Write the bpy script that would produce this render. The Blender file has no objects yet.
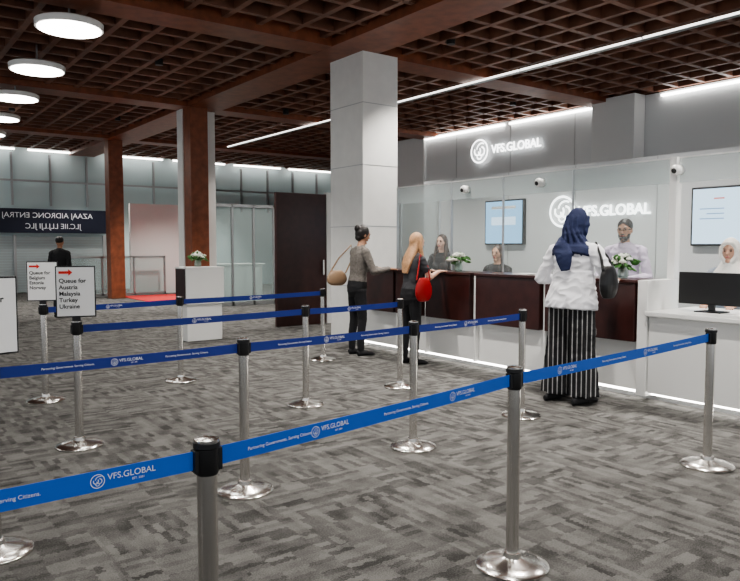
import bpy, bmesh, math, random
from mathutils import Vector, Matrix, Quaternion, noise as mnoise
from mathutils.bvhtree import BVHTree
random.seed(7)
V=Vector
scene=bpy.context.scene
# ---------------------------------------------------------------- materials
MATS={}
def mat(name,col,rough=.5,metal=0,emit=0,noise=0,nscale=20,alpha=None,spec=None,bump=0,bscale=200,coat=0):
    if name in MATS: return MATS[name]
    m=bpy.data.materials.new(name); m.use_nodes=True
    nt=m.node_tree; b=nt.nodes['Principled BSDF']
    b.inputs['Base Color'].default_value=(*col,1); b.inputs['Roughness'].default_value=rough
    b.inputs['Metallic'].default_value=metal
    if coat: b.inputs['Coat Weight'].default_value=coat
    if spec is not None: b.inputs['Specular IOR Level'].default_value=spec
    if emit:
        b.inputs['Emission Color'].default_value=(*col,1); b.inputs['Emission Strength'].default_value=emit
    if noise or bump:
        tc=nt.nodes.new('ShaderNodeTexCoord')
    if noise:
        n=nt.nodes.new('ShaderNodeTexNoise'); n.inputs['Scale'].default_value=nscale; n.inputs['Detail'].default_value=4
        nt.links.new(tc.outputs['Object'],n.inputs['Vector'])
        r=nt.nodes.new('ShaderNodeMapRange'); r.inputs[1].default_value=.3; r.inputs[2].default_value=.7
        r.inputs[3].default_value=1-noise; r.inputs[4].default_value=1+noise
        nt.links.new(n.outputs['Fac'],r.inputs[0])
        mx=nt.nodes.new('ShaderNodeVectorMath'); mx.operation='SCALE'; mx.inputs[0].default_value=col
        nt.links.new(r.outputs[0],mx.inputs['Scale']); nt.links.new(mx.outputs[0],b.inputs['Base Color'])
    if bump:
        n=nt.nodes.new('ShaderNodeTexNoise'); n.inputs['Scale'].default_value=bscale
        nt.links.new(tc.outputs['Object'],n.inputs['Vector'])
        bp=nt.nodes.new('ShaderNodeBump'); bp.inputs['Strength'].default_value=bump; bp.inputs['Distance'].default_value=.01
        nt.links.new(n.outputs['Fac'],bp.inputs['Height']); nt.links.new(bp.outputs[0],b.inputs['Normal'])
    MATS[name]=m; return m
def emis(name,col,st):
    if name in MATS: return MATS[name]
    m=bpy.data.materials.new(name); m.use_nodes=True; nt=m.node_tree; nt.nodes.clear()
    o=nt.nodes.new('ShaderNodeOutputMaterial'); e=nt.nodes.new('ShaderNodeEmission')
    e.inputs[0].default_value=(*col,1); e.inputs[1].default_value=st; nt.links.new(e.outputs[0],o.inputs[0])
    MATS[name]=m; return m
def glass(name,tint,body,fac,rough=.05):
    m=bpy.data.materials.new(name); m.use_nodes=True; nt=m.node_tree; nt.nodes.clear()
    o=nt.nodes.new('ShaderNodeOutputMaterial'); t=nt.nodes.new('ShaderNodeBsdfTransparent'); t.inputs[0].default_value=(*tint,1)
    p=nt.nodes.new('ShaderNodeBsdfPrincipled'); p.inputs['Base Color'].default_value=(*body,1); p.inputs['Roughness'].default_value=rough
    mx=nt.nodes.new('ShaderNodeMixShader'); mx.inputs[0].default_value=fac
    nt.links.new(t.outputs[0],mx.inputs[1]); nt.links.new(p.outputs[0],mx.inputs[2]); nt.links.new(mx.outputs[0],o.inputs[0])
    MATS[name]=m; return m
M_white=mat('white_laminate',(.82,.82,.80),.3)
M_wall=mat('wall_paint',(.66,.67,.67),.5)
M_wallpanel=mat('wall_panel',(.66,.68,.69),.22)
M_walltop=mat('wall_panel_far',(.60,.72,.73),.25)
M_col=mat('column_stone',(.72,.72,.70),.45,noise=.03,nscale=5)
M_wood=mat('reddish_wood',(.22,.072,.035),.4,noise=.25,nscale=6)
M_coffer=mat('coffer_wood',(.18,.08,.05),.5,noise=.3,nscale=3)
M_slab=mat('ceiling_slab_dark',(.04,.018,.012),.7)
M_wine=mat('wenge_panel',(.045,.014,.012),.3,noise=.2,nscale=8)
M_chrome=mat('brushed_steel',(.72,.70,.67),.22,1)
M_black=mat('black_plastic',(.012,.012,.013),.4)
M_frame=mat('aluminium_frame',(.45,.46,.47),.3,.8)
M_screen=emis('screen_glow',(.30,.55,.80),1.2)
M_screen2=emis('screen_glow_pale',(.62,.82,1),1.3)
M_light=emis('lamp_glow',(1,.97,.92),9)
M_strip=emis('strip_glow',(1,.97,.93),7)
M_thin=emis('slot_glow',(1,.97,.93),2.2)
M_kick=emis('kick_glow',(1,.96,.9),9)
M_logo=emis('logo_glow',(1,1,1),3.2)
M_glass=glass('clear_glass',(.95,.975,.97),(.75,.78,.78),.08)
M_frost=glass('frosted_glass',(.92,.95,.95),(.75,.78,.78),.36,.3)
M_gglass=glass('greenish_glass',(.9,.95,.945),(.6,.68,.68),.2)
M_blue=mat('belt_blue',(.01,.13,.62),.55)
M_navy=mat('belt_navy',(.012,.03,.22),.55)
M_txt=mat('print_white',(.85,.87,.9),.5)
M_txtk=mat('print_black',(.02,.02,.02),.5)
M_red=mat('print_red',(.7,.03,.02),.5)
M_redc=mat('red_carpet',(.5,.03,.03),.9)
M_paper=mat('paper_white',(.85,.85,.84),.6)
M_signnavy=mat('sign_navy',(.010,.014,.035),.5)
M_leaf=mat('leaf_green',(.05,.16,.03),.5)
M_petal=mat('petal_white',(.85,.86,.78),.6)
# carpet
def carpet():
    m=bpy.data.materials.new('carpet_tiles'); m.use_nodes=True; nt=m.node_tree; b=nt.nodes['Principled BSDF']; b.inputs['Roughness'].default_value=.95
    b.inputs['Specular IOR Level'].default_value=.15
    L=nt.links; N=nt.nodes.new
    tc=N('ShaderNodeTexCoord'); fl=N('ShaderNodeVectorMath'); fl.operation='MULTIPLY'; fl.inputs[1].default_value=(1,1,0); L.new(tc.outputs['Object'],fl.inputs[0])
    nz=N('ShaderNodeTexNoise'); nz.inputs['Scale'].default_value=45; nz.inputs['Detail'].default_value=4; L.new(fl.outputs[0],nz.inputs['Vector'])
    w=N('ShaderNodeVectorMath'); w.operation='MULTIPLY_ADD'; L.new(nz.outputs['Color'],w.inputs[0]); w.inputs[1].default_value=(.06,.06,0); L.new(fl.outputs[0],w.inputs[2])
    def snapn(inc,src):
        s=N('ShaderNodeVectorMath'); s.operation='SNAP'; s.inputs[1].default_value=inc; L.new(src,s.inputs[0])
        h=N('ShaderNodeVectorMath'); h.operation='MULTIPLY_ADD'; h.inputs[1].default_value=(1,1,0); h.inputs[2].default_value=(.013,.017,.5); L.new(s.outputs[0],h.inputs[0])
        wn=N('ShaderNodeTexWhiteNoise'); L.new(h.outputs[0],wn.inputs['Vector']); return wn.outputs['Value']
    a=snapn((.15,.042,1),w.outputs[0]); c=snapn((.042,.15,1),w.outputs[0]); k=snapn((.5,.5,1),fl.outputs[0])
    g=N('ShaderNodeMath'); g.operation='GREATER_THAN'; g.inputs[1].default_value=.5; L.new(k,g.inputs[0])
    mx=N('ShaderNodeMix'); L.new(g.outputs[0],mx.inputs[0]); L.new(a,mx.inputs[2]); L.new(c,mx.inputs[3])
    f=N('ShaderNodeTexNoise'); f.inputs['Scale'].default_value=130; f.inputs['Detail'].default_value=3; L.new(fl.outputs[0],f.inputs['Vector'])
    f2=N('ShaderNodeTexNoise'); f2.inputs['Scale'].default_value=5; L.new(fl.outputs[0],f2.inputs['Vector'])
    ad=N('ShaderNodeMath'); ad.operation='MULTIPLY_ADD'; ad.inputs[1].default_value=1.2; L.new(f.outputs['Fac'],ad.inputs[0]); 
    sb=N('ShaderNodeMath'); sb.operation='MULTIPLY_ADD'; sb.inputs[1].default_value=.55; L.new(mx.outputs[0],sb.inputs[0]); L.new(f2.outputs['Fac'],sb.inputs[2])
    L.new(sb.outputs[0],ad.inputs[2])
    r=N('ShaderNodeValToRGB'); r.color_ramp.elements[0].position=.56; r.color_ramp.elements[0].color=(.045,.044,.042,1)
    r.color_ramp.elements[1].position=1.0; r.color_ramp.elements[1].color=(.18,.176,.168,1)
    sc=N('ShaderNodeMath'); sc.operation='MULTIPLY'; sc.inputs[1].default_value=.58; L.new(ad.outputs[0],sc.inputs[0])
    L.new(sc.outputs[0],r.inputs[0]); L.new(r.outputs[0],b.inputs['Base Color'])
    return m
M_carpet=carpet()
# ---------------------------------------------------------------- helpers
COL=scene.collection
def link(o,parent=None):
    COL.objects.link(o)
    if parent: o.parent=parent
    return o
def root(name,loc=(0,0,0)):
    e=bpy.data.objects.new(name,None); e.empty_display_size=.1; e.location=loc; return link(e)
def mesh_obj(name,verts,faces,mats,parent=None,mi=None,smooth=False):
    me=bpy.data.meshes.new(name); me.from_pydata([tuple(v) for v in verts],[],faces)
    for m in mats: me.materials.append(m)
    if mi: me.polygons.foreach_set('material_index',mi)
    if smooth: me.polygons.foreach_set('use_smooth',[True]*len(me.polygons))
    me.update(); return link(bpy.data.objects.new(name,me),parent)
def boxes(name,bl,m,parent=None,bevel=0):
    vs=[];fs=[]
    for (x0,x1,y0,y1,z0,z1) in bl:
        k=len(vs)
        vs+=[(x0,y0,z0),(x1,y0,z0),(x1,y1,z0),(x0,y1,z0),(x0,y0,z1),(x1,y0,z1),(x1,y1,z1),(x0,y1,z1)]
        fs+=[[k+a for a in f] for f in ((0,3,2,1),(4,5,6,7),(0,1,5,4),(1,2,6,5),(2,3,7,6),(3,0,4,7))]
    o=mesh_obj(name,vs,fs,[m],parent)
    if bevel:
        b=o.modifiers.new('b','BEVEL'); b.width=bevel; b.segments=2; b.limit_method='ANGLE'
    return o
def box(name,x0,x1,y0,y1,z0,z1,m,parent=None,bevel=0): return boxes(name,[(x0,x1,y0,y1,z0,z1)],m,parent,bevel)
def lathe(name,prof,m,parent=None,loc=(0,0,0),n=40):
    vs=[];fs=[]
    for r,z in prof:
        for i in range(n):
            a=2*math.pi*i/n; vs.append((r*math.cos(a)+loc[0],r*math.sin(a)+loc[1],z+loc[2]))
    for j in range(len(prof)-1):
        for i in range(n):
            fs.append([j*n+i,j*n+(i+1)%n,(j+1)*n+(i+1)%n,(j+1)*n+i])
    fs.append(list(range(n))[::-1]); fs.append([(len(prof)-1)*n+i for i in range(n)])
    o=mesh_obj(name,vs,fs,[m],parent,smooth=True)
    e=o.modifiers.new('e','EDGE_SPLIT'); e.split_angle=math.radians(35); return o
def axes(xa,ya,loc):
    xa=V(xa).normalized(); ya=V(ya).normalized(); za=xa.cross(ya)
    M=Matrix((( xa.x,ya.x,za.x,loc[0]),(xa.y,ya.y,za.y,loc[1]),(xa.z,ya.z,za.z,loc[2]),(0,0,0,1))); return M
def txt(s,size,M,m,parent=None,ext=.001,align='CENTER',bold=0,name='lettering'):
    c=bpy.data.curves.new(name,'FONT'); c.body=s; c.size=size; c.extrude=ext; c.align_x=align; c.align_y='CENTER'; c.offset=bold
    c.materials.append(m); o=bpy.data.objects.new(name,c); link(o,parent)
    o.matrix_local=(Matrix.Translation(-V(parent.location)) @ M) if parent else M
    return o
def ring_logo(R,M,m,parent,ext=.004,name='emblem'):
    vs=[];fs=[]
    def ringpts(r0,r1,a0,a1,n,cx=0,cy=0):
        k=len(vs)
        for i in range(n+1):
            a=a0+(a1-a0)*i/n
            vs.append(V((cx+r0*math.cos(a),cy+r0*math.sin(a),ext))); vs.append(V((cx+r1*math.cos(a),cy+r1*math.sin(a),ext)))
        for i in range(n): fs.append([k+2*i,k+2*i+2,k+2*i+3,k+2*i+1])
    ringpts(.88*R,R,0,2*math.pi,40)
    ringpts(.28*R,.4*R,math.radians(150),math.radians(400),16,-.22*R,.02*R)
    ringpts(.28*R,.4*R,math.radians(-180),math.radians(90),16,.25*R,-.02*R)
    ringpts(.5*R,.6*R,math.radians(60),math.radians(170),12,.25*R,.1*R)
    ringpts(.22*R,.32*R,math.radians(180),math.radians(380),12,0,-.38*R)
    o=mesh_obj(name,vs,[f[::-1] for f in fs],[m],parent)
    o.matrix_local=(Matrix.Translation(-V(parent.location)) @ M); return o
class MB:
    def __init__(s): s.v=[];s.f=[];s.m=[]
    def tube(s,pts,rad,m,side=(1,0,0),n=20):
        pts=[V(p) for p in pts]; k=len(s.v); N=len(pts)
        for i,p in enumerate(pts):
            t=(pts[min(i+1,N-1)]-pts[max(i-1,0)]).normalized()
            sd=V(side)
            if abs(t.dot(sd.normalized()))>.95: sd=V((0,1,0)) if abs(t.y)<.9 else V((0,0,1))
            u=(sd-t*t.dot(sd)).normalized(); w=t.cross(u)
            r=rad[i]; ra,rb=(r if isinstance(r,tuple) else (r,r))
            for j in range(n):
                a=2*math.pi*j/n; s.v.append(p+u*(ra*math.cos(a))+w*(rb*math.sin(a)))
        for i in range(N-1):
            for j in range(n):
                s.f.append([k+i*n+j,k+i*n+(j+1)%n,k+(i+1)*n+(j+1)%n,k+(i+1)*n+j]); s.m.append(m)
        s.f.append([k+j for j in range(n)][::-1]); s.m.append(m)
        s.f.append([k+(N-1)*n+j for j in range(n)]); s.m.append(m)
    def ell(s,c,r,m,R=None,n=16,fn=None):
        k=len(s.v); c=V(c); h=n//2+2
        if not isinstance(r,(tuple,list)): r=(r,r,r)
        def P(x,y,z):
            q=V((x*r[0],y*r[1],z*r[2]))
            if fn: q=fn(x,y,z,q)
            if R: q=R@q
            return c+q
        s.v.append(P(0,0,-1))
        for i in range(1,h):
            ph=-math.pi/2+math.pi*i/h
            for j in range(n):
                a=2*math.pi*j/n; s.v.append(P(math.cos(ph)*math.cos(a),math.cos(ph)*math.sin(a),math.sin(ph)))
        s.v.append(P(0,0,1)); top=len(s.v)-1
        for j in range(n):
            s.f.append([k,k+1+(j+1)%n,k+1+j]); s.m.append(m)
            b=k+1+(h-2)*n; s.f.append([b+j,b+(j+1)%n,top]); s.m.append(m)
        for i in range(h-2):
            for j in range(n):
                a=k+1+i*n; s.f.append([a+j,a+(j+1)%n,a+n+(j+1)%n,a+n+j]); s.m.append(m)
    def limb(s,pts,rad,m,n=18):
        s.tube(pts,rad,m,n=n)
        for p,r in zip(pts,rad): s.ell(p,r if not isinstance(r,tuple) else min(r),m,n=14)
    def plain(s,name,mats,parent=None,smooth=True):
        return mesh_obj(name,s.v,s.f,mats,parent,s.m,smooth)
    def fused(s,name,mats,parent=None,voxel=.006,smooth=3,wrinkle=None):
        tmp=mesh_obj('tmp',s.v,s.f,[],None,None)
        r=tmp.modifiers.new('r','REMESH'); r.mode='VOXEL'; r.voxel_size=voxel
        if smooth:
            q=tmp.modifiers.new('s','SMOOTH'); q.factor=.5; q.iterations=smooth
        dg=bpy.context.evaluated_depsgraph_get(); dg.update()
        me=bpy.data.meshes.new_from_object(tmp.evaluated_get(dg)); me.name=name
        bvh=BVHTree.FromPolygons(s.v,s.f)
        me.materials.clear()
        for m in mats: me.materials.append(m)
        idx=[]; amp={}
        for p in me.polygons:
            _,_,i,_=bvh.find_nearest(p.center); mi=s.m[i] if i is not None else 0; idx.append(mi)
            if wrinkle:
                a=wrinkle.get(mi,0)
                for v in p.vertices: amp[v]=min(amp.get(v,9),a)
        if wrinkle:
            nr=[v.normal.copy() for v in me.vertices]
            for vi,a in amp.items():
                if a>0:
                    c=me.vertices[vi].co; w=mnoise.noise(V((c.x*7+3,c.y*7,c.z*11+c.x*6)))
                    w2=1-2*abs(mnoise.noise(V((c.x*11-c.z*5,c.y*11+5,c.z*16))))
                    me.vertices[vi].co=c+nr[vi]*(a*(w*.7+(w2-.55)*.8))
        me.polygons.foreach_set('material_index',idx); me.polygons.foreach_set('use_smooth',[True]*len(idx)); me.update()
        bpy.data.objects.remove(tmp,do_unlink=True)
        return link(bpy.data.objects.new(name,me),parent)
# ---------------------------------------------------------------- room shell
FX0,FX1,FY0,FY1=-8,20,-5,26.2
box('floor',FX0,FX1,FY0,FY1,-.1,0,M_carpet)
CZ=4.82
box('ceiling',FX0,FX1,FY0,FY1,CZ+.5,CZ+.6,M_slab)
bl=[]
p=.55; w=.045
x=FX0+.3
while x<FX1: bl.append((x-w,x+w,FY0,FY1-.3,CZ,CZ+.30)); x+=p
y=FY0+.3
while y<FY1-.3: bl.append((FX0,FX1,y-w,y+w,CZ+.004,CZ+.296)); y+=p
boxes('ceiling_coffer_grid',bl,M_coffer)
bl=[(x-.42,x+.42,FY0,FY1-.3,CZ-.1,CZ+.45) for x in (0.6,6.65)]
bl+=[(FX0,FX1,y-.30,y+.30,CZ-.097,CZ+.447) for y in (3.7,9.7,15.6,21.5)]
boxes('ceiling_beam',bl,M_wood)
# far wall
box('wall_far',FX0,FX1,FY1-.1,FY1+.1,0,CZ+.6,M_walltop)
box('wall_right',FX1-.4,FX1-.2,FY0,FY1-.2,0,CZ+.6,M_wall)
mull=root('window_1',(8,26,0))
bl=[(x,x+.06,FY1-.2-26,FY1-.12-26,2.95,4.7) for x in [-6+1.2*i for i in range(16)]]+[(-6,12,-.05,.05,3.75,3.81)]
boxes('mullions',bl,M_frame,mull)
bl=[]; x=2.4
while x<19: bl.append((x,x+2.1,FY1-.45,FY1-.38,4.76,4.81)); x+=2.5
boxes('ceiling_strip_light',bl,M_strip)
# roller shutter far left
sh=root('roller_shutter',(4.6,26,0))
boxes('slats',[(-3,2.7,-.06,-.02,.02+.09*i,.02+.09*i+.078) for i in range(21)],mat('shutter_metal',(.48,.54,.55),.4,.3),sh)
boxes('side_rails',[(-3.1,-3,-.12,0,0,1.95),(-.2,-.12,-.12,0,0,1.95),(2.7,2.8,-.12,0,0,1.95)],M_frame,sh)
sg=root('shop_fascia_sign',(4.6,25.7,2.42))
box('fascia',-3.2,2.8,-.1,.1,-.40,.40,M_signnavy,sg)
txt('AZAAJ AIDRONC ENTRAJ',.25,axes((-1,0,0),(0,0,1),(5.45,25.58,2.60)),M_txt,sg,ext=.004)
txt('JLC.IIE LLJ.LJI JLC',.25,axes((-1,0,0),(0,0,1),(5.6,25.58,2.24)),M_txt,sg,ext=.004)
# white partition
box('wall_partition_far',7.36,9.5,23,23.15,0,2.96,mat('partition_white',(.84,.81,.79),.5))
box('red_carpet',6.75,9.2,19.6,22.2,0,.012,M_redc)
gb=root('glass_balustrade',(6.6,22.6,0))
boxes('panes',[(-1.25+1.0*i,-.3+1.0*i,-.01,.01,.08,1.22) for i in range(3)],M_gglass,gb)
boxes('frame',[(-1.3,1.75,-.03,.03,1.2,1.26),(-1.3,1.75,-.03,.03,0,.08)]+[(-1.3+1.0*i,-1.25+1.0*i,-.03,.03,0,1.25) for i in range(4)],M_frame,gb)
# glazed partitions mid
gp=root('glazed_partition',(8.6,17,0))
boxes('panes',[(-1.1+.62*i,-.54+.62*i,-.01,.01,.1,2.6) for i in range(5)],M_gglass,gp)
boxes('frame',[(-1.15,2.0,-.04,.04,2.6,2.68),(-1.15,2.0,-.04,.04,0,.1)]+[(-1.15+.62*i,-1.1+.62*i,-.04,.04,0,2.68) for i in range(6)],M_frame,gp)
boxes('reception_desk',[(7.85,9.3,17.6,18.1,0,1.05),(7.8,9.35,17.55,18.15,1.05,1.1)],M_white,bevel=.02)
# back wall behind counters
box('wall_counter_back',13.8,14.0,-1,15.8,0,CZ-.02,M_wallpanel)
box('wall_counter_low',9.9,10.02,-1,11.4,0,2.95,M_wallpanel)
box('wall_counter_return',13.7,14.6,15.8,17.4,0,CZ-.02,M_wall)
boxes('cove_light',[(13.72,13.8,y0,y1,4.70,4.745) for y0,y1 in ((-1,1.5),(1.7,4.5),(4.7,8.3),(9.5,12.5),(12.7,15.8))],M_strip)
boxes('trim_1',[(9.894,9.9,y,y+.012,0,2.94) for y in [0,1.5,3,4.5,6,7.5,9,10.5]]+[(13.794,13.8,y,y+.015,2.0,4.7) for y in [.5,2.5,4.5,6.5,10.5,12.5,14.5]],M_frame)
box('column_wide',13.4,13.79,8.7,9.75,0,CZ-.02,M_wall)
# ceiling linear slot
boxes('ceiling_slot_light',[(9.66,9.69,-1+2.4*i,1.36+2.4*i,CZ-.135,CZ-.11) for i in range(9)],M_thin)
box('ceiling_slot_trim',9.69,9.80,-1,20.6,CZ-.14,CZ-.101,M_frame)
# columns
c=root('column_clad',(6.75,9.29,0))
box('shaft',0,.72,0,.95,0,CZ-.1,M_col,c)
boxes('joints',[(-.003,.723,-.003,.953,z,z+.012) for z in (.9,1.9,2.9,3.9)],M_frame,c)
for y,pil in ((15.2,True),(21.4,False)):
    c=root('wooden_column',(6.25,y,0))
    box('shaft',0,.42,0,.42,0,CZ-.1,M_wood,c,.01)
    if pil: box('pilaster',-.02,.78,.42,.75,0,CZ-.1,M_col,c)
# dark door
d=root('door_1',(6.65,12.0,0))
box('leaf',.0,1.15,0,.08,0.0,2.62,M_wine,d,.005)
boxes('frame',[(1.15,1.32,-.02,.1,0,2.66)],M_white,d)
lathe('handle',[(.02,1.0),(.02,1.3)],M_chrome,d,loc=(1.05,-.05,0),n=12)
# ---------------------------------------------------------------- service counter
sc=root('service_counter',(6.45,5,0))
def cb(name,x0,x1,y0,y1,z0,z1,m,bev=.006): return box(name,x0-6.45,x1-6.45,y0-5,y1-5,z0,z1,m,sc,bev)
cb('base',6.5,6.68,4.08,8.95,.09,1.18,M_white)
cb('plinth',6.6,6.66,1.0,8.95,0,.09,M_frame,0)
cb('kick_light',6.505,6.53,1.0,8.95,.065,.088,M_kick,0)
cb('end_panel',6.5,7.15,8.95,9.05,0,1.2,M_white)
for a,b in ((4.1,5.25),(5.33,6.36),(6.47,7.33),(7.42,8.0),(8.05,8.75)):
    cb('dark_front',6.4,6.5,a,b,.6,1.2,M_wine)
    cb('dark_ledge',6.38,6.9,a-.02,b+.02,1.2,1.235,M_wine)
for y in (5.27,6.40,7.36,8.0): cb('divider',6.44,6.5,y,y+.03,.09,1.2,M_white,0)
cb('work_surface',6.68,7.2,4.08,8.95,.78,.82,M_white)
# window bay
cb('bay_front',6.42,6.6,1.0,3.95,.1,.88,M_white)
cb('bay_sill',6.34,7.3,1.0,3.955,.88,.93,M_white,.01)
cb('bay_side',6.40,6.98,3.96,4.07,0.06,1.235,M_white)
cb('bay_post',6.88,6.98,3.96,4.04,1.236,2.5,M_white)
# glass screen
gs=root('glass_screen',(6.94,6,1.235))
boxes('panes',[(-.006,.006,a-6,b-6,0.0,1.2) for a,b in ((4.08,5.28),(5.31,6.38),(6.42,7.36),(7.42,8.6))],M_glass,gs)
boxes('bay_pane',[(-.006,.006,1.0-6,3.95-6,-.29,1.2)],glass('bay_glass',(.98,.985,.985),(.75,.78,.78),.03),gs)
boxes('posts',[(-.012,.012,y-6-.01,y-6+.01,-.035,1.27) for y in (5.295,6.4,7.39,8.62)],M_frame,gs)
boxes('frosted_band',[(-.01,.008,1.0-6,8.6-6,1.0,1.25)],M_frost,gs)
boxes('top_rail',[(-.015,.015,1.0-6,8.64-6,1.25,1.265)],M_white,gs)
# privacy glass behind counter
fn=root('privacy_screen',(7.9,7,0))
boxes('panes',[(0,.012,a-7,b-7,.2,2.4) for a,b in ((8.75,9.7),)],M_frost,fn)
boxes('posts',[(-.02,.03,y-7-.02,y-7+.02,0,2.45) for y in (8.72,9.72)],M_frame,fn)
# cameras
for y in (3.95,5.74,7.05):
    r=root('security_camera',(6.93,y,2.36))
    b=MB(); b.tube([(-.01,0,.0),(-.06,0,0)],[.05,.05],0,side=(0,1,0)); b.ell((-.08,0,0),(.055,.055,.055),0); b.ell((-.115,0,-.01),(.03,.03,.03),1)
    b.plain('housing',[M_white,M_black],r)
# wall screens and logos  (on low wall)
def screen(y0,y1,z0,z1,m):
    r=root('wall_screen',(9.86,(y0+y1)/2,(z0+z1)/2)); h=(z1-z0)/2; w_=(y1-y0)/2
    box('bezel',-.04,.04,-w_,w_,-h,h,M_black,r,.01); box('panel',-.045,-.03,-w_+.03,w_-.03,-h+.03,h-.03,m,r)
    return r
r=screen(8.57,9.53,1.6,2.44,M_screen)
box('banner',-.048,-.044,-.3,.3,.25,.3,M_paper,r); box('banner',-.048,-.044,-.3,.3,-.05,.1,emis('screen_mid',(.6,.75,.9),1.3),r)
r=screen(4.15,5.42,1.58,2.42,M_screen2)
boxes('text_lines',[(-.048,-.044,.15,.5-.1*(i%2),.1-.07*i,.115-.07*i) for i in range(3)],emis('screen_ink',(.3,.5,.75),.9),r)
boxes('figure',[(-.048,-.044,-.5,-.1,-.36,.1)],emis('screen_ink2',(.35,.55,.85),1.0),r)
boxes('accent',[(-.048,-.044,.15,.3,.24,.26)],emis('screen_red',(.8,.25,.2),1),r)
WX=(0,-1,0)
lg=root('wall_logo_sign',(9.86,7.7,2.15))
ring_logo(.27,axes(WX,(0,0,1),(9.86,7.74,2.17)),M_logo,lg)
txt('VFS.GLOBAL',.24,axes(WX,(0,0,1),(9.87,7.42,2.15)),M_logo,lg,.008,'LEFT',.003)
lg=root('wall_logo_sign',(13.7,13,4.1))
ring_logo(.32,axes(WX,(0,0,1),(13.7,13.52,4.12)),M_logo,lg)
txt('VFS.GLOBAL',.30,axes(WX,(0,0,1),(13.72,13.10,4.12)),M_logo,lg,.01,'LEFT',.003)
# ---------------------------------------------------------------- ceiling lamps
def dlamp(x,y):
    r=root('round_ceiling_lamp',(x,y,4.5))
    lathe('diffuser',[(.40,-.03),(.405,0),(.40,.04)],M_light,r)
    lathe('rim',[(.43,-.02),(.435,.06),(.40,.08),(.1,.085)],M_white,r)
    lathe('stem',[(.015,.08),(.015,.4)],M_frame,r,n=10)
for k in range(-3,6): dlamp(2.48+.13*k,10.1+2.67*k)
for k in range(-2,5): dlamp(-2.9,7+3.5*k)  # second row, unseen, added to light the room
def spot(x,y,power,size=110,z=CZ-.02,col=(1,.95,.89)):
    r=root('ceiling_fill_downlight',(x,y,z))
    lathe('housing',[(.06,-.04),(.07,-.04),(.07,.06),(.05,.08)],M_black,r,n=20)
    lathe('lens',[(.045,-.035),(.05,-.03)],emis('lens_glow',(1,.95,.88),25),r,n=20)
    l=bpy.data.lights.new('beam','SPOT'); l.energy=power; l.spot_size=math.radians(size); l.spot_blend=.6; l.shadow_soft_size=.08; l.color=col
    o=bpy.data.objects.new('beam',l); link(o,r); o.location=(0,0,-.06)
for x,y,pw in ((4.5,3,450),(4.5,7.2,450),(4.5,12.3,450),(5.6,18.3,450),(7.75,2.4,450),(7.75,5.5,500),(7.75,8.3,450),(1.0,5.5,400),(1.0,1.0,400),(8.6,12.5,450),(8.6,15.0,450),(8.6,20,600),(3.2,18.5,450),(3.2,23.6,900),(6.4,23.9,800),(10.2,24,800),(12.2,4,500),(12.2,11,600)):
    spot(x,y,pw)  # includes spots added to brighten the clerks, upper counter wall and far walls
# ---------------------------------------------------------------- stanchions
def stanchion(x,y):
    r=root('queue_stanchion',(x,y,0))
    lathe('base',[(.178,0),(.18,.012),(.172,.02),(.12,.034),(.06,.046),(.045,.052),(.042,.075),(.034,.078)],M_chrome,r)
    lathe('pole',[(.031,.05),(.031,.90)],M_chrome,r)
    lathe('head',[(.033,.885),(.036,.89),(.036,.965),(.041,.97),(.041,.985),(.03,.992)],M_black,r)
    boxes('belt_cassette',[(-.045,-.03,-.018,.018,.895,.965),(.03,.045,-.018,.018,.895,.965)],M_black,r,.003)
    lathe('cap',[(.038,.986),(.038,.994),(.02,1.0)],M_chrome,r,n=24)
    return r
def belt(r,p,q,m,logos,small=True):
    o=V((r.location.x,r.location.y,0)); a=V((p[0],p[1],.932)); b=V((q[0],q[1],.932)); d=(b-a); L=d.length; dn=d.normalized(); nrm=V((dn.y,-dn.x,0))
    a=a+dn*.04; b=b-dn*.04; vs=[];fs=[];N=16
    def P(t): return a+(b-a)*t+V((0,0,-.005*4*t*(1-t)))
    for i in range(N+1):
        c=P(i/N)-o
        for s,zz in ((1,-.029),(1,.029),(-1,.029),(-1,-.029)): vs.append(c+nrm*.0012*s+V((0,0,zz)))
    for i in range(N):
        for j in range(4): fs.append([i*4+j,i*4+(j+1)%4,i*4+4+(j+1)%4,i*4+4+j])
    mesh_obj('belt',vs,fs,[m],r)
    def T(t,off=0): return P(t)+nrm*.003+V((0,0,off))
    for t in logos:
        ring_logo(.020,axes(dn,(0,0,1),T(t-.1/L)),M_txt,r,ext=.0)
        txt('VFS.GLOBAL',.025,axes(dn,(0,0,1),T(t-.072/L,.006)),M_txt,r,.0003,'LEFT',name='belt_print')
        txt('EST. 2001',.009,axes(dn,(0,0,1),T(t+.0/L,-.012)),M_txt,r,.0003,'LEFT',name='belt_print')
    if small:
        pts=[0]+list(logos)+[1]
        for u,v in zip(pts[:-1],pts[1:]):
            t=(u+v)/2
            if (v-u)*L>.5: txt('Partnering Governments. Serving Citizens.',.016,axes(dn,(0,0,1),T(t)),M_txt,r,.0003,name='belt_print')
A=[(-.95,1.95),(.852,1.985),(2.572,2.287),(4.898,2.528)]
B=[(.545,3.97),(1.993,4.04),(3.505,4.153),(4.965,4.328)]
C=[(1.405,5.746),(3.59,5.907),(4.906,6.044)]
D=[(1.552,7.642),(3.064,7.848),(5.219,8.127)]
rowsR={}
for nm,row,m in (('A',A,M_blue),('B',B,M_navy),('C',C,M_navy),('D',D,M_navy)):
    rs=[stanchion(*p_) for p_ in row]; rowsR[nm]=rs
    for i in range(len(row)-1):
        lo={'A':[(.45,.89),(.30,.78),(.2,.62)][i] if i<3 else (), 'B':(.5,),'C':(.5,),'D':(.5,)}[nm]
        belt(rs[i],row[i],row[i+1],m,lo,nm in 'AB')
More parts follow.
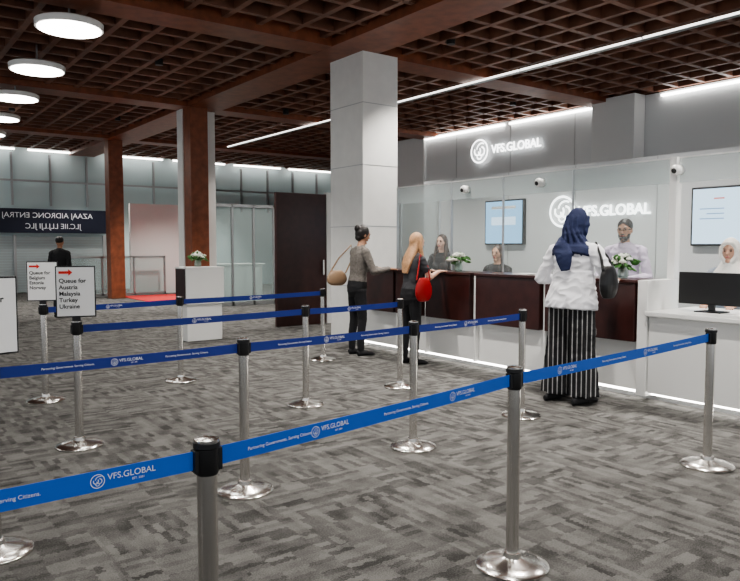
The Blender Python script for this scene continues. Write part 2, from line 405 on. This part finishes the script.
# queue signs
def qsign(r,normal,lines,arrow=True):
    x,y=r.location.x,r.location.y; n=V((*normal,0)).normalized()
    xa=V((-n.y,n.x,0)); g=V((x,y,1.225))
    q=bpy.data.objects.new('sign_board',None); link(q,r); q.matrix_local=Matrix.Translation(-V(r.location))@axes(xa,(0,0,1),g)
    boxes('frame',[(-.145,.145,-.2,.2,-.012,.006)],M_black,q,.004); boxes('sheet',[(-.136,.136,-.19,.19,.004,.009)],M_paper,q)
    boxes('bracket',[(-.03,.03,-.24,-.19,-.02,.02)],M_black,q)
    def t(s,sz,yy,mm,xx=-.12):
        c=bpy.data.curves.new('print','FONT'); c.body=s; c.size=sz; c.materials.append(mm); c.extrude=.0003; c.offset=.0008; o=bpy.data.objects.new('print',c); link(o,q); o.location=(xx,yy,.0105)
    for i,s in enumerate(lines): t(s,.046,.07-.05*i,M_txtk)
    mesh_obj('arrow',[(-.12,.14,.011),(-.05,.14,.011),(-.05,.125,.011),(-.02,.15,.011),(-.05,.175,.011),(-.05,.16,.011),(-.12,.16,.011)],[list(range(7))],[M_red],q)
L5=['Queue for','Austria','Malaysia','Turkey','Ukraine']
qsign(rowsR['C'][0],(-.3,-.95),L5)
qsign(rowsR['D'][0],(-.35,-.9),['Queue for','Belgium','Estonia','Norway'])
qsign(rowsR['B'][0],(.2,-.95),['Queue for','Bulgaria','Croatia','Hungary'])
# ---------------------------------------------------------------- podium, flowers
def flowers(r,z,R=.16,n=26):
    lathe('vase',[(.045,z),(.06,z+.02),(.055,z+.08),(.04,z+.11)],glass('vase_glass',(.8,.9,.85),(.6,.7,.65),.4) if 'vase_glass' not in MATS else MATS['vase_glass'],r,n=20)
    b=MB()
    for i in range(n):
        a=random.uniform(0,6.28); ph=random.uniform(.1,1.45); rr=R*random.uniform(.75,1)
        c=V((rr*math.cos(a)*math.cos(ph),rr*math.sin(a)*math.cos(ph),z+.13+rr*.8*math.sin(ph)))
        b.tube([(0,0,z+.05),c],[.004,.003],1,n=5)
        if i%4==3:
            b.ell(c,(.045,.018,.03),1,R=Matrix.Rotation(a,3,'Z'),n=8); continue
        for k in range(5):
            t=k*1.257; b.ell(c+V((.018*math.cos(t),.018*math.sin(t),0)),(.02,.02,.015),0,n=8)
        b.ell(c+V((0,0,.012)),.014,0,n=6)
    for i in range(14):
        a=random.uniform(0,6.28); c=V((R*.95*math.cos(a),R*.95*math.sin(a),z+.11+random.uniform(-.02,.08)))
        b.ell(c,(.05,.02,.012),1,R=Matrix.Rotation(a,3,'Z')@Matrix.Rotation(.4,3,'Y'),n=8)
    b.plain('bouquet',[M_petal,M_leaf],r)
pd=root('reception_podium',(4.42,11.0,0))
box('body',-.0,.62,0,.42,0,1.2,M_white,pd,.01)
box('dark_panel',-.03,.0,-.03,.42,.62,1.2,M_wine,pd,.005)
box('front_panel',-.03,.64,-.045,.0,.62,1.2,M_white,pd,.005)
box('top',-.03,.65,-.05,.45,1.2,1.23,M_white,pd,.005)
fl=root('flower_bouquet',(4.7,11.2,1.235)); flowers(fl,0,.15)
fl=root('flower_bouquet',(6.66,6.95,1.238)); flowers(fl,0,.14)
fl=root('flower_bouquet',(6.70,4.44,1.238)); flowers(fl,0,.15,30)
# monitor
def monitor(x,y,z,w_,h_,back):
    r=root('desktop_monitor',(x,y,z))
    box('base_plate',-.1,.1,-.13,.13,0,.012,M_black,r,.004); box('neck',-.015,.015,-.03,.03,.01,.12,M_black,r)
    box('casing',-.02,.02,-w_/2,w_/2,.07,.07+h_,M_black,r,.008)
    box('glass_panel',.02,.022,-w_/2+.012,w_/2-.012,.085,.06+h_,M_screen,r)
monitor(6.78,3.50,.93,.68,.32,1)
monitor(7.1,6.0,.82,.5,.32,1); monitor(7.05,7.72,.82,.45,.32,1)
b=boxes('document_tray',[(6.75,6.9,2.9,3.1,.931,.95),(6.6,6.75,3.0,3.2,.931,.936)],M_paper)
boxes('document_stack',[(6.5,6.68,4.75,4.98,1.236,1.25),(6.52,6.72,5.6,5.85,1.236,1.246)],M_paper)
# ---------------------------------------------------------------- people
def skinm(n,c): return mat(n,c,.5,noise=.04,nscale=30)
SK1=skinm('skin_tan',(.5,.28,.18)); SK2=skinm('skin_fair',(.65,.4,.3)); SK3=skinm('skin_brown',(.45,.24,.15))
HBK=mat('hair_black',(.012,.009,.008),.4,bump=.5,bscale=120); HGI=mat('hair_ginger',(.52,.30,.16),.4,noise=.3,nscale=60,bump=.5,bscale=120); HBR=mat('hair_brown',(.04,.02,.012),.4,bump=.5,bscale=120)
LIP=mat('lips',(.4,.1,.09),.4); EYE=mat('eye',(.03,.02,.02),.2)
def human(name,loc,face,h,skin,top,bottom,shoe,hair,style='short',arms=None,lean=0,wf=1,seat=None,yaw=0,pitch=0,sleeve='long',shirt_hem=False,wide=0,glasses=False,beard=False,scarf=None,voxel=.006,extra=None,tie=None,collar=False,wr_amp=.006):
    """local frame: x right, y forward"""
    mats=[skin,top,bottom,shoe,hair or skin,LIP,EYE,scarf or top,M_white]
    S,T,Bm,Sh,Hr,Lp,Ey,Sc,Wh=range(9)
    b=MB(); hz=.92; dz=0
    if seat is not None: dz=seat-.86
    Rl=Matrix.Rotation(-lean,3,'X')
    hip=V((0,0,hz))
    def U(p): return hip+Rl@(V(p)-hip)+V((0,0,dz))
    # torso
    rings=[(.86,.160,.118),(.92,.172,.125),(1.0,.158,.118),(1.08,.138,.105),(1.18,.147,.11),(1.29,.165,.118),(1.38,.165,.108),(1.43,.135,.09),(1.465,.085,.07)]
    cut=1.0
    up=[(z,a,c) for z,a,c in rings if z>=cut]
    b.tube([U((0,0,z)) for z,a,c in up],[(a*wf,c*(1+(wf-1)*.7)) for z,a,c in up],T,n=28)
    lo=[(z,a,c) for z,a,c in rings if z<=cut+.01]
    b.tube([V((0,0,.80+dz))]+[U((0,0,z)) for z,a,c in lo],[(.13*wf,.10)]+[(a*wf,c*(1+(wf-1)*.7)) for z,a,c in lo],Bm,n=28)
    if style!='short':
        for s in (-1,1): b.ell(U((s*.07*wf,.085,1.26)),(.07,.055,.065),T)
    if shirt_hem:
        b.tube([U((0,0,.86)),U((0,0,.92)),U((0,0,1.02)),U((0,0,1.1)),U((0,0,1.2))],[(.20*wf,.155*wf),(.198*wf,.152*wf),(.182*wf,.135*wf),(.168*wf,.12*wf),(.155*wf,.11*wf)],T,n=28)
    # neck
    b.tube([U((0,0,1.42)),U((0,.008,1.5)),U((0,.015,1.56))],[.06,.05,.05],S if not scarf else Sc)
    if collar: b.tube([U((0,0,1.45)),U((0,.004,1.49))],[(.075,.068),(.064,.06)],T)
    # head
    HC=U((0,.02,1.625)); RH=Matrix.Rotation(yaw,3,'Z')@Matrix.Rotation(-pitch-lean*.4,3,'X')
    def hfn(x,y,z,q):
        if z<0:
            k=(-z)**1.4; q.x*=1-.30*k; 
            if y<0: q.y*=1-.35*k
            else: q.y*=1-.08*k
        if z>0 and y<0: q.y*=1.05
        return q
    def Hp(p): return HC+RH@V(p)
    b.ell(HC,(.074,.093,.118),S,R=RH,n=28,fn=hfn)
    b.tube([Hp((0,.086,.02)),Hp((0,.1,-.01)),Hp((0,.108,-.026))],[.008,.011,.014],S,n=10)
    b.ell(Hp((0,.068,-.095)),(.028,.022,.02),S,R=RH,n=10)
    b.ell(Hp((0,.07,.035)),(.055,.022,.012),S,R=RH,n=12)
    for s in (-1,1):
        b.ell(Hp((s*.076,-.005,-.005)),(.009,.018,.03),S,R=RH,n=10)
        b.ell(Hp((s*.03,.083,.012)),(.014,.009,.007),Ey,R=RH,n=10)
        b.ell(Hp((s*.031,.087,.034)),(.02,.007,.005),Hr if hair else Ey,R=RH,n=8)
    b.ell(Hp((0,.089,-.055)),(.024,.009,.009),Lp,R=RH,n=10)
    if beard:
        b.ell(Hp((0,.045,-.09)),(.05,.045,.034),Hr,R=RH,n=16)
        for s in (-1,1): b.ell(Hp((s*.05,.03,-.06)),(.014,.03,.035),Hr,R=RH,n=10)
        b.ell(Hp((0,.094,-.040)),(.028,.008,.006),Hr,R=RH,n=8)
    if hair and not scarf:
        if style=='short': b.ell(Hp((0,-.018,.045)),(.082,.096,.086),Hr,R=RH,n=24)
        else: b.ell(Hp((0,-.020,.024)),(.087,.098,.112),Hr,R=RH,n=24)
        if style=='bun':
            b.ell(Hp((0,-.1,.06)),(.05,.045,.05),Hr,R=RH,n=14); b.ell(Hp((0,-.05,-.05)),(.06,.05,.05),Hr,R=RH,n=14)
        if style=='pony':
            b.ell(Hp((0,-.1,.0)),(.05,.045,.05),Hr,R=RH,n=14); b.tube([Hp((0,-.11,-.01)),Hp((0,-.12,-.1)),Hp((.01,-.10,-.2))],[.035,.04,.015],Hr)
        if style=='long':
            b.tube([Hp((0,-.03,.03)),Hp((0,-.045,-.08)),U((0,-.09,1.42)),U((0,-.12,1.32)),U((0,-.125,1.2))],[(.088,.07),(.09,.06),(.105,.045),(.10,.035),(.06,.02)],Hr,n=24)
            for s in (-1,1): b.tube([Hp((s*.07,.0,.02)),Hp((s*.085,.01,-.08)),U((s*.09,.06,1.42)),U((s*.085,.10,1.3))],[.026,.028,.03,.012],Hr,n=12)
    if scarf:
        b.ell(Hp((0,-.026,.026)),(.098,.103,.132),Sc,R=RH,n=26)
        for s in (-1,1): b.tube([Hp((s*.05,.055,.095)),Hp((s*.078,.045,.03)),Hp((s*.072,.045,-.05)),Hp((s*.03,.06,-.115))],[.018,.02,.022,.022],Sc,n=12)
        b.tube([Hp((-.05,.055,.095)),Hp((0,.075,.1)),Hp((.05,.055,.095))],[.018,.017,.018],Sc,side=(0,0,1),n=12)
        b.tube([Hp((0,-.04,.0)),Hp((0,-.025,-.10)),U((0,-.0,1.47)),U((0,0,1.40)),U((0,-.02,1.33))],[(.097,.08),(.085,.088),(.115,.1),(.175*wf,.125*wf),(.17*wf,.125*wf)],Sc,n=28)
        b.tube([U((-.1,-.06,1.5)),U((-.05,-.125*wf,1.42)),U((0.03,-.15*wf,1.32)),U((.05,-.15*wf,1.2))],[(.03,.03),(.07,.03),(.09,.025),(.05,.015)],Sc)
        for k in range(5):
            a0=-.9+.45*k
            b.tube([Hp((.09*math.sin(a0),-.03-.10*math.cos(a0),.06)),Hp((.085*math.sin(a0+.2),-.03-.095*math.cos(a0+.2),-.06)),U((.12*math.sin(a0+.3)*wf,-.12*math.cos(a0+.3),1.43)),U((.15*math.sin(a0+.4)*wf,-.14*math.cos(a0+.4),1.34))],[.008,.014,.016,.008],Sc,n=8)
    if glasses:
        for s in (-1,1):
            pts=[Hp((s*.033+.023*math.cos(t),.1,.012+.018*math.sin(t))) for t in [i*2*math.pi/12 for i in range(13)]]
            b.tube(pts,[.0035]*13,Ey,n=6,side=(0,0,1)); b.tube([Hp((s*.056,.098,.015)),Hp((s*.08,0,.01))],[.0035,.0035],Ey,n=6)
        b.tube([Hp((-.012,.104,.015)),Hp((.012,.104,.015))],[.003,.003],Ey,n=6)
    # legs
    wd=wide
    if seat is None:
        for s in (-1,1):
            st=.015*s
            hp=V((s*.085*wf,0,.88)); kn=V((s*.095*wf,.02+st,.49)); an=V((s*.1*wf,-.01+st,.1))
            if wd:
                kn=V((s*.088*wf,.01+st,.49)); an=V((s*.112*wf,st,.075)); b.ell(hp,.1,Bm)
                b.tube([hp,(hp+kn)/2,kn,(kn+an)/2,an],[(.095*wf,.115),(.10*wf,.12),(.090*wf,.115),(.095*wf,.125),(.102*wf,.14)],Bm,n=28)
                for q in range(6):
                    a=q*1.047+.3*s; b.tube([hp+V((.09*math.cos(a),.11*math.sin(a),-.1)),an+V((.098*wf*math.cos(a),.136*math.sin(a),0))],[.012,.02],Bm,n=10)
            else:
                b.limb([hp,(hp+kn)/2,kn,(kn+an)/2+V((0,-.012,0)),an],[.09*wf,.078*wf,.06,.055,.046],Bm)
            b.tube([an+V((0,0,.03)),V((an.x,-.015+st,.05))],[.036,.038],Sh)
            b.tube([V((an.x,-.06+st,.035)),V((an.x,-.02+st,.045)),V((an.x,.08+st,.036)),V((an.x+s*.01,.16+st,.022)),V((an.x+s*.01,.19+st,.016))],[(.028,.033),(.037,.043),(.042,.034),(.036,.02),(.018,.012)],Sh)
            if wd: b.tube([V((an.x,-.17+st,.03)),V((an.x,-.10+st,.04)),V((an.x,.05+st,.03))],[(.022,.026),(.033,.038),(.04,.03)],Sh)
    else:
        for s in (-1,1):
            hp=V((s*.09,0,.88+dz)); kn=V((s*.11,.42,.88+dz)); an=V((s*.11,.40,.1+max(0,dz)*.0)); 
            fz=max(.1,kn.z-.42); an.z=fz
            b.limb([hp,(hp+kn)/2,kn,(kn+an)/2,an],[.09,.08,.06,.052,.04],Bm)
            b.tube([V((an.x,.36,fz-.06)),V((an.x,.46,fz-.062)),V((an.x,.57,fz-.078))],[(.036,.036),(.04,.034),(.03,.016)],Sh)
    # arms
    for s,key in ((-1,'L'),(1,'R')):
        sh=U((s*.172*wf,-.005,1.385))
        a=(arms or {}).get(key)
        if a: el,wr=V(a[0]),V(a[1]); hd=V(a[2]) if len(a)>2 else (wr-el).normalized(); pn=V(a[3]) if len(a)>3 else V((0,0,-1))
        else: el=sh+V((s*.045,-.03,-.28)); wr=el+V((s*.0,.06,-.25)); hd=V((0,.1,-1)); pn=V((-s,0,0))
        fat=1+(wf-1)*.7
        b.ell(sh,.060*fat,T,n=14)
        b.tube([U((s*.05,0,1.455)),sh+V((0,0,.02))],[.035,.045],T if not scarf else T,n=14)
        if sleeve=='long':
            b.limb([sh,(sh+el)/2,el],[.06*fat,.054*fat,.048*fat],T); b.limb([el,(el+wr)/2,wr-(wr-el)*.06],[.048*fat,.043*fat,.034],T)
            b.tube([wr-(wr-el)*.2,wr],[.024,.023],S)
        else:
            m_=sh+(el-sh)*.55
            b.limb([sh,m_],[.062,.056],T); b.limb([m_,el],[.042,.038],S); b.limb([el,(el+wr)/2,wr],[.038,.033,.023],S)
        # hand
        hd=hd.normalized(); pn=(pn-hd*pn.dot(hd)).normalized(); lat=hd.cross(pn)*(-s)
        if lat.dot(V((-s,0.2,0)))<0: lat=-lat
        b.tube([wr,wr+hd*.035,wr+hd*.085],[(.026,.018),(.038,.017),(.040,.013)],S,side=lat)
        for i,(ln) in enumerate((.07,.078,.073,.057)):
            base=wr+hd*.08+lat*(.031-.0205*i); p0=base; 
            pts=[p0]
            for k,(fr,an_) in enumerate(((.42,.25),(.33,.6),(.25,.85))):
                dd=(hd*math.cos(an_)+pn*math.sin(an_)); p0=p0+dd*ln*fr; pts.append(p0)
            b.tube(pts,[.0092,.0088,.008,.0068],S,n=10)
        tb=wr+hd*.028+lat*.03
        b.tube([tb,tb+(hd*.5+lat*.7).normalized()*.035,tb+(hd*.5+lat*.7).normalized()*.035+(hd*.85+lat*.3+pn*.2).normalized()*.03],[.013,.0105,.008],S,n=10)
    if extra: extra(b,U,Hp,mats)
    o=b.fused(name,mats,None,voxel,2,{T:wr_amp,Bm:wr_amp*.5,Sc:wr_amp*.6})
    k=h/1.75
    f=V((*face,0)).normalized(); M=axes((f.y,-f.x,0),(f.x,f.y,0),(0,0,0))  # x right, y fwd
    o.matrix_world=Matrix.Translation(V(loc))@M@Matrix.Scale(k,4)
    return o
def attach(person,name,b,mats,voxel=None):
    o=b.plain(name,mats) if not voxel else b.fused(name,mats,None,voxel,2)
    o.matrix_world=person.matrix_world.copy()
    return o
BLK=mat('fabric_black',(.012,.012,.014),.8,bump=.3,bscale=60)
GRY=mat('fabric_taupe',(.16,.145,.13),.85,noise=.25,nscale=40,bump=.5,bscale=30)
DGR=mat('fabric_charcoal',(.05,.05,.055),.85,bump=.3,bscale=40)
WHT=mat('fabric_white',(.78,.78,.81),.8,bump=.8,bscale=9)
PNK=mat('fabric_lilac',(.60,.50,.64),.8,bump=.5,bscale=14)
NVY=mat('fabric_navy',(.012,.02,.07),.75,bump=.5,bscale=25)
BGE=mat('fabric_beige',(.72,.68,.63),.8,bump=.3,bscale=30)
LTR=mat('leather_black',(.012,.012,.013),.35)
TAN=mat('leather_tan',(.36,.24,.15),.45)
RED=mat('leather_red',(.38,.012,.012),.4)
def stripes():
    m=bpy.data.materials.new('fabric_striped'); m.use_nodes=True; nt=m.node_tree; b=nt.nodes['Principled BSDF']; b.inputs['Roughness'].default_value=.85
    tc=nt.nodes.new('ShaderNodeTexCoord'); d=nt.nodes.new('ShaderNodeVectorMath'); d.operation='DOT_PRODUCT'; d.inputs[1].default_value=(1,.75,.0)
    nt.links.new(tc.outputs['Object'],d.inputs[0]); s=nt.nodes.new('ShaderNodeMath'); s.operation='MULTIPLY'; s.inputs[1].default_value=2*math.pi/.052
    nt.links.new(d.outputs['Value'],s.inputs[0]); q=nt.nodes.new('ShaderNodeMath'); q.operation='SINE'; nt.links.new(s.outputs[0],q.inputs[0])
    g=nt.nodes.new('ShaderNodeMath'); g.operation='GREATER_THAN'; g.inputs[1].default_value=.78; nt.links.new(q.outputs[0],g.inputs[0])
    mx=nt.nodes.new('ShaderNodeMix'); mx.data_type='RGBA'; mx.inputs[6].default_value=(.01,.01,.012,1); mx.inputs[7].default_value=(.34,.34,.34,1)
    nt.links.new(g.outputs[0],mx.inputs[0]); nt.links.new(mx.outputs[2],b.inputs['Base Color']); return m
STR=stripes()
# P1 dark haired customer
a1={'R':((.25,.12,1.13),(.17,.40,1.165),(-.1,1,-.05),(0,0,-1)),'L':((-.25,.12,1.14),(-.12,.38,1.165),(.2,1,-.05),(0,0,-1))}
p1=human('customer_woman_dark_hair',(5.86,8.21,0),(1,-.15),1.88,SK1,GRY,BLK,BLK,HBK,'bun',a1,lean=.10,pitch=.25)
b=MB()
b.ell((-.27,-.17,1.04),(.05,.15,.12),0,n=18,fn=lambda x,y,z,q:V((q.x,q.y*(1-.2*z),max(min(q.z,.10),-.11))))
b.tube([(-.27,-.28,1.10),(-.24,-.16,1.3),(-.17,.0,1.485),(-.22,.04,1.3),(-.27,-.04,1.10)],[.012]*5,0,n=8)
h1=attach(p1,'tan_handbag',b,[TAN],.006)
# P2
a2={'R':((.24,.14,1.16),(.15,.36,1.235),(-.1,1,0),(0,0,-1)),'L':((-.24,.12,1.16),(-.1,.35,1.235),(.2,1,0),(0,0,-1))}
p2=human('customer_woman_ginger_hair',(5.98,7.15,0),(1,-.1),1.76,SK2,DGR,BLK,BLK,HGI,'long',a2,lean=.12,pitch=.1,sleeve='short')
b=MB()
b.ell((.27,.02,1.01),(.05,.13,.18),0,n=18,fn=lambda x,y,z,q:V((q.x,q.y*(1-.15*z),max(min(q.z,.15),-.16))))
b.tube([(.27,-.09,1.13),(.24,-.04,1.3),(.19,.02,1.465),(.25,.10,1.3),(.27,.12,1.13)],[.011]*5,0,n=8)
attach(p2,'red_handbag',b,[RED],.006)
# P3
a3={'R':((.35,.06,1.12),(.17,.42,1.11),(-.4,1,.1),(0,0,-1)),'L':((-.38,.03,1.12),(-.17,.42,1.11),(.4,1,.1),(0,0,-1))}
p3=human('customer_woman_navy_headscarf',(5.84,4.45,0),(1,.02),1.93,SK1,WHT,STR,BLK,None,'scarf',a3,lean=.08,wf=1.26,shirt_hem=True,wide=.07,scarf=NVY,yaw=-.25,pitch=.25,voxel=.0065,wr_amp=.013)
b=MB()
b.ell((.37,.02,1.12),(.055,.12,.17),0,n=18,fn=lambda x,y,z,q:V((q.x,q.y*(1-.15*z),max(min(q.z,.14),-.15))))
b.tube([(.37,-.07,1.22),(.33,-.04,1.33),(.22,.035,1.465),(.31,.08,1.34),(.37,.10,1.22)],[.014]*5,0,n=8)
attach(p3,'black_handbag',b,[LTR],.006)
# P4 clerk
a4={'R':((.27,.08,1.10),(.14,.33,1.09),(-.3,1,0),(0,0,-1)),'L':((-.27,.08,1.10),(-.12,.33,1.09),(.3,1,0),(0,0,-1))}
human('clerk_man_with_glasses',(7.62,5.02,0),(-1,-.30),1.91,SK3,PNK,BLK,BLK,HBK,'short',a4,lean=.04,glasses=True,beard=True,pitch=.1,collar=True,voxel=.005,wf=1.04,wr_amp=.009)
# P5
a5={'R':((.24,.1,1.12),(.13,.34,1.05),(-.1,1,0),(0,0,-1)),'L':((-.24,.1,1.12),(-.12,.34,1.05),(.1,1,0),(0,0,-1))}
human('clerk_woman_dark_jacket',(7.55,8.25,0),(-1,-.35),1.76,SK2,BLK,BLK,BLK,HBR,'long',a5)
def chair(x,y,face,z):
    r=root('office_chair',(x,y,0)); r.rotation_euler=(0,0,math.atan2(-face[0],face[1]))
    b=MB()
    for i in range(5):
        a=i*1.2566; b.tube([(0,0,.09),(.28*math.cos(a),.28*math.sin(a),.07)],[.025,.018],0,n=8); b.ell((.28*math.cos(a),.28*math.sin(a),.035),(.02,.03,.035),0,n=10)
    b.tube([(0,0,.07),(0,0,z-.07)],[.03,.025],0,n=12)
    b.ell((0,.03,z-.04),(.24,.24,.045),0,n=20); b.tube([(0,-.2,z-.06),(0,-.27,z+.05),(0,-.26,z+.2)],[.02,.02,.02],0,n=8)
    b.ell((0,-.26,z+.38),(.21,.03,.24),0,n=20); b.plain('frame',[BLK],r)
s6=.74
aS={'R':((.24,.1,1.10-.12),(.14,.32,1.02-.06),(-.1,1,0),(0,0,-1)),'L':((-.24,.1,1.10-.12),(-.14,.32,1.02-.06),(.1,1,0),(0,0,-1))}
human('clerk_woman_seated',(7.75,7.25,0),(-1,-.3),1.75,SK1,BLK,BLK,BLK,HBR,'pony',aS,seat=s6-.04)
chair(7.75,7.25,(-1,-.3),.60)
p7=human('clerk_woman_beige_headscarf',(7.6,3.74,0),(-1,-.2),1.75,SK3,mat('fabric_grey_blue',(.3,.33,.38),.8),BLK,BLK,None,'scarf',aS,seat=s6+.01,scarf=BGE,voxel=.005)
chair(7.6,3.74,(-1,-.2),.65)
p8=human('man_in_dark_suit',(3.72,16.5,0),(.6,.8),1.79,SK3,BLK,BLK,BLK,HBK,'short',None,collar=True,voxel=.008)
# ---------------------------------------------------------------- camera & world
cam=bpy.data.cameras.new('camera'); cam.sensor_width=36; cam.lens=34.05; co=bpy.data.objects.new('camera',cam); link(co)
th=math.radians(3.64); f=V((.596*math.cos(th),.803*math.cos(th),-math.sin(th)))
co.location=(0,0,1.58); co.rotation_euler=f.to_track_quat('-Z','Y').to_euler(); scene.camera=co
wd=bpy.data.worlds.new('world'); scene.world=wd; wd.use_nodes=True
wd.node_tree.nodes['Background'].inputs[0].default_value=(.93,.965,1,1); wd.node_tree.nodes['Background'].inputs[1].default_value=.85
scene.view_settings.view_transform='AgX'
scene.view_settings.exposure=.38
try: scene.view_settings.look='AgX - Medium High Contrast'
except Exception as e: print(e)
# real-world scale
K=.92
bpy.context.view_layer.update()
for o in list(scene.objects):
    if o.parent is None:
        if o.type=='CAMERA': o.location=o.location*K
        else: o.matrix_world=Matrix.Scale(K,4)@o.matrix_world
print('faces',sum(len(o.data.polygons) for o in scene.objects if o.type=='MESH'))
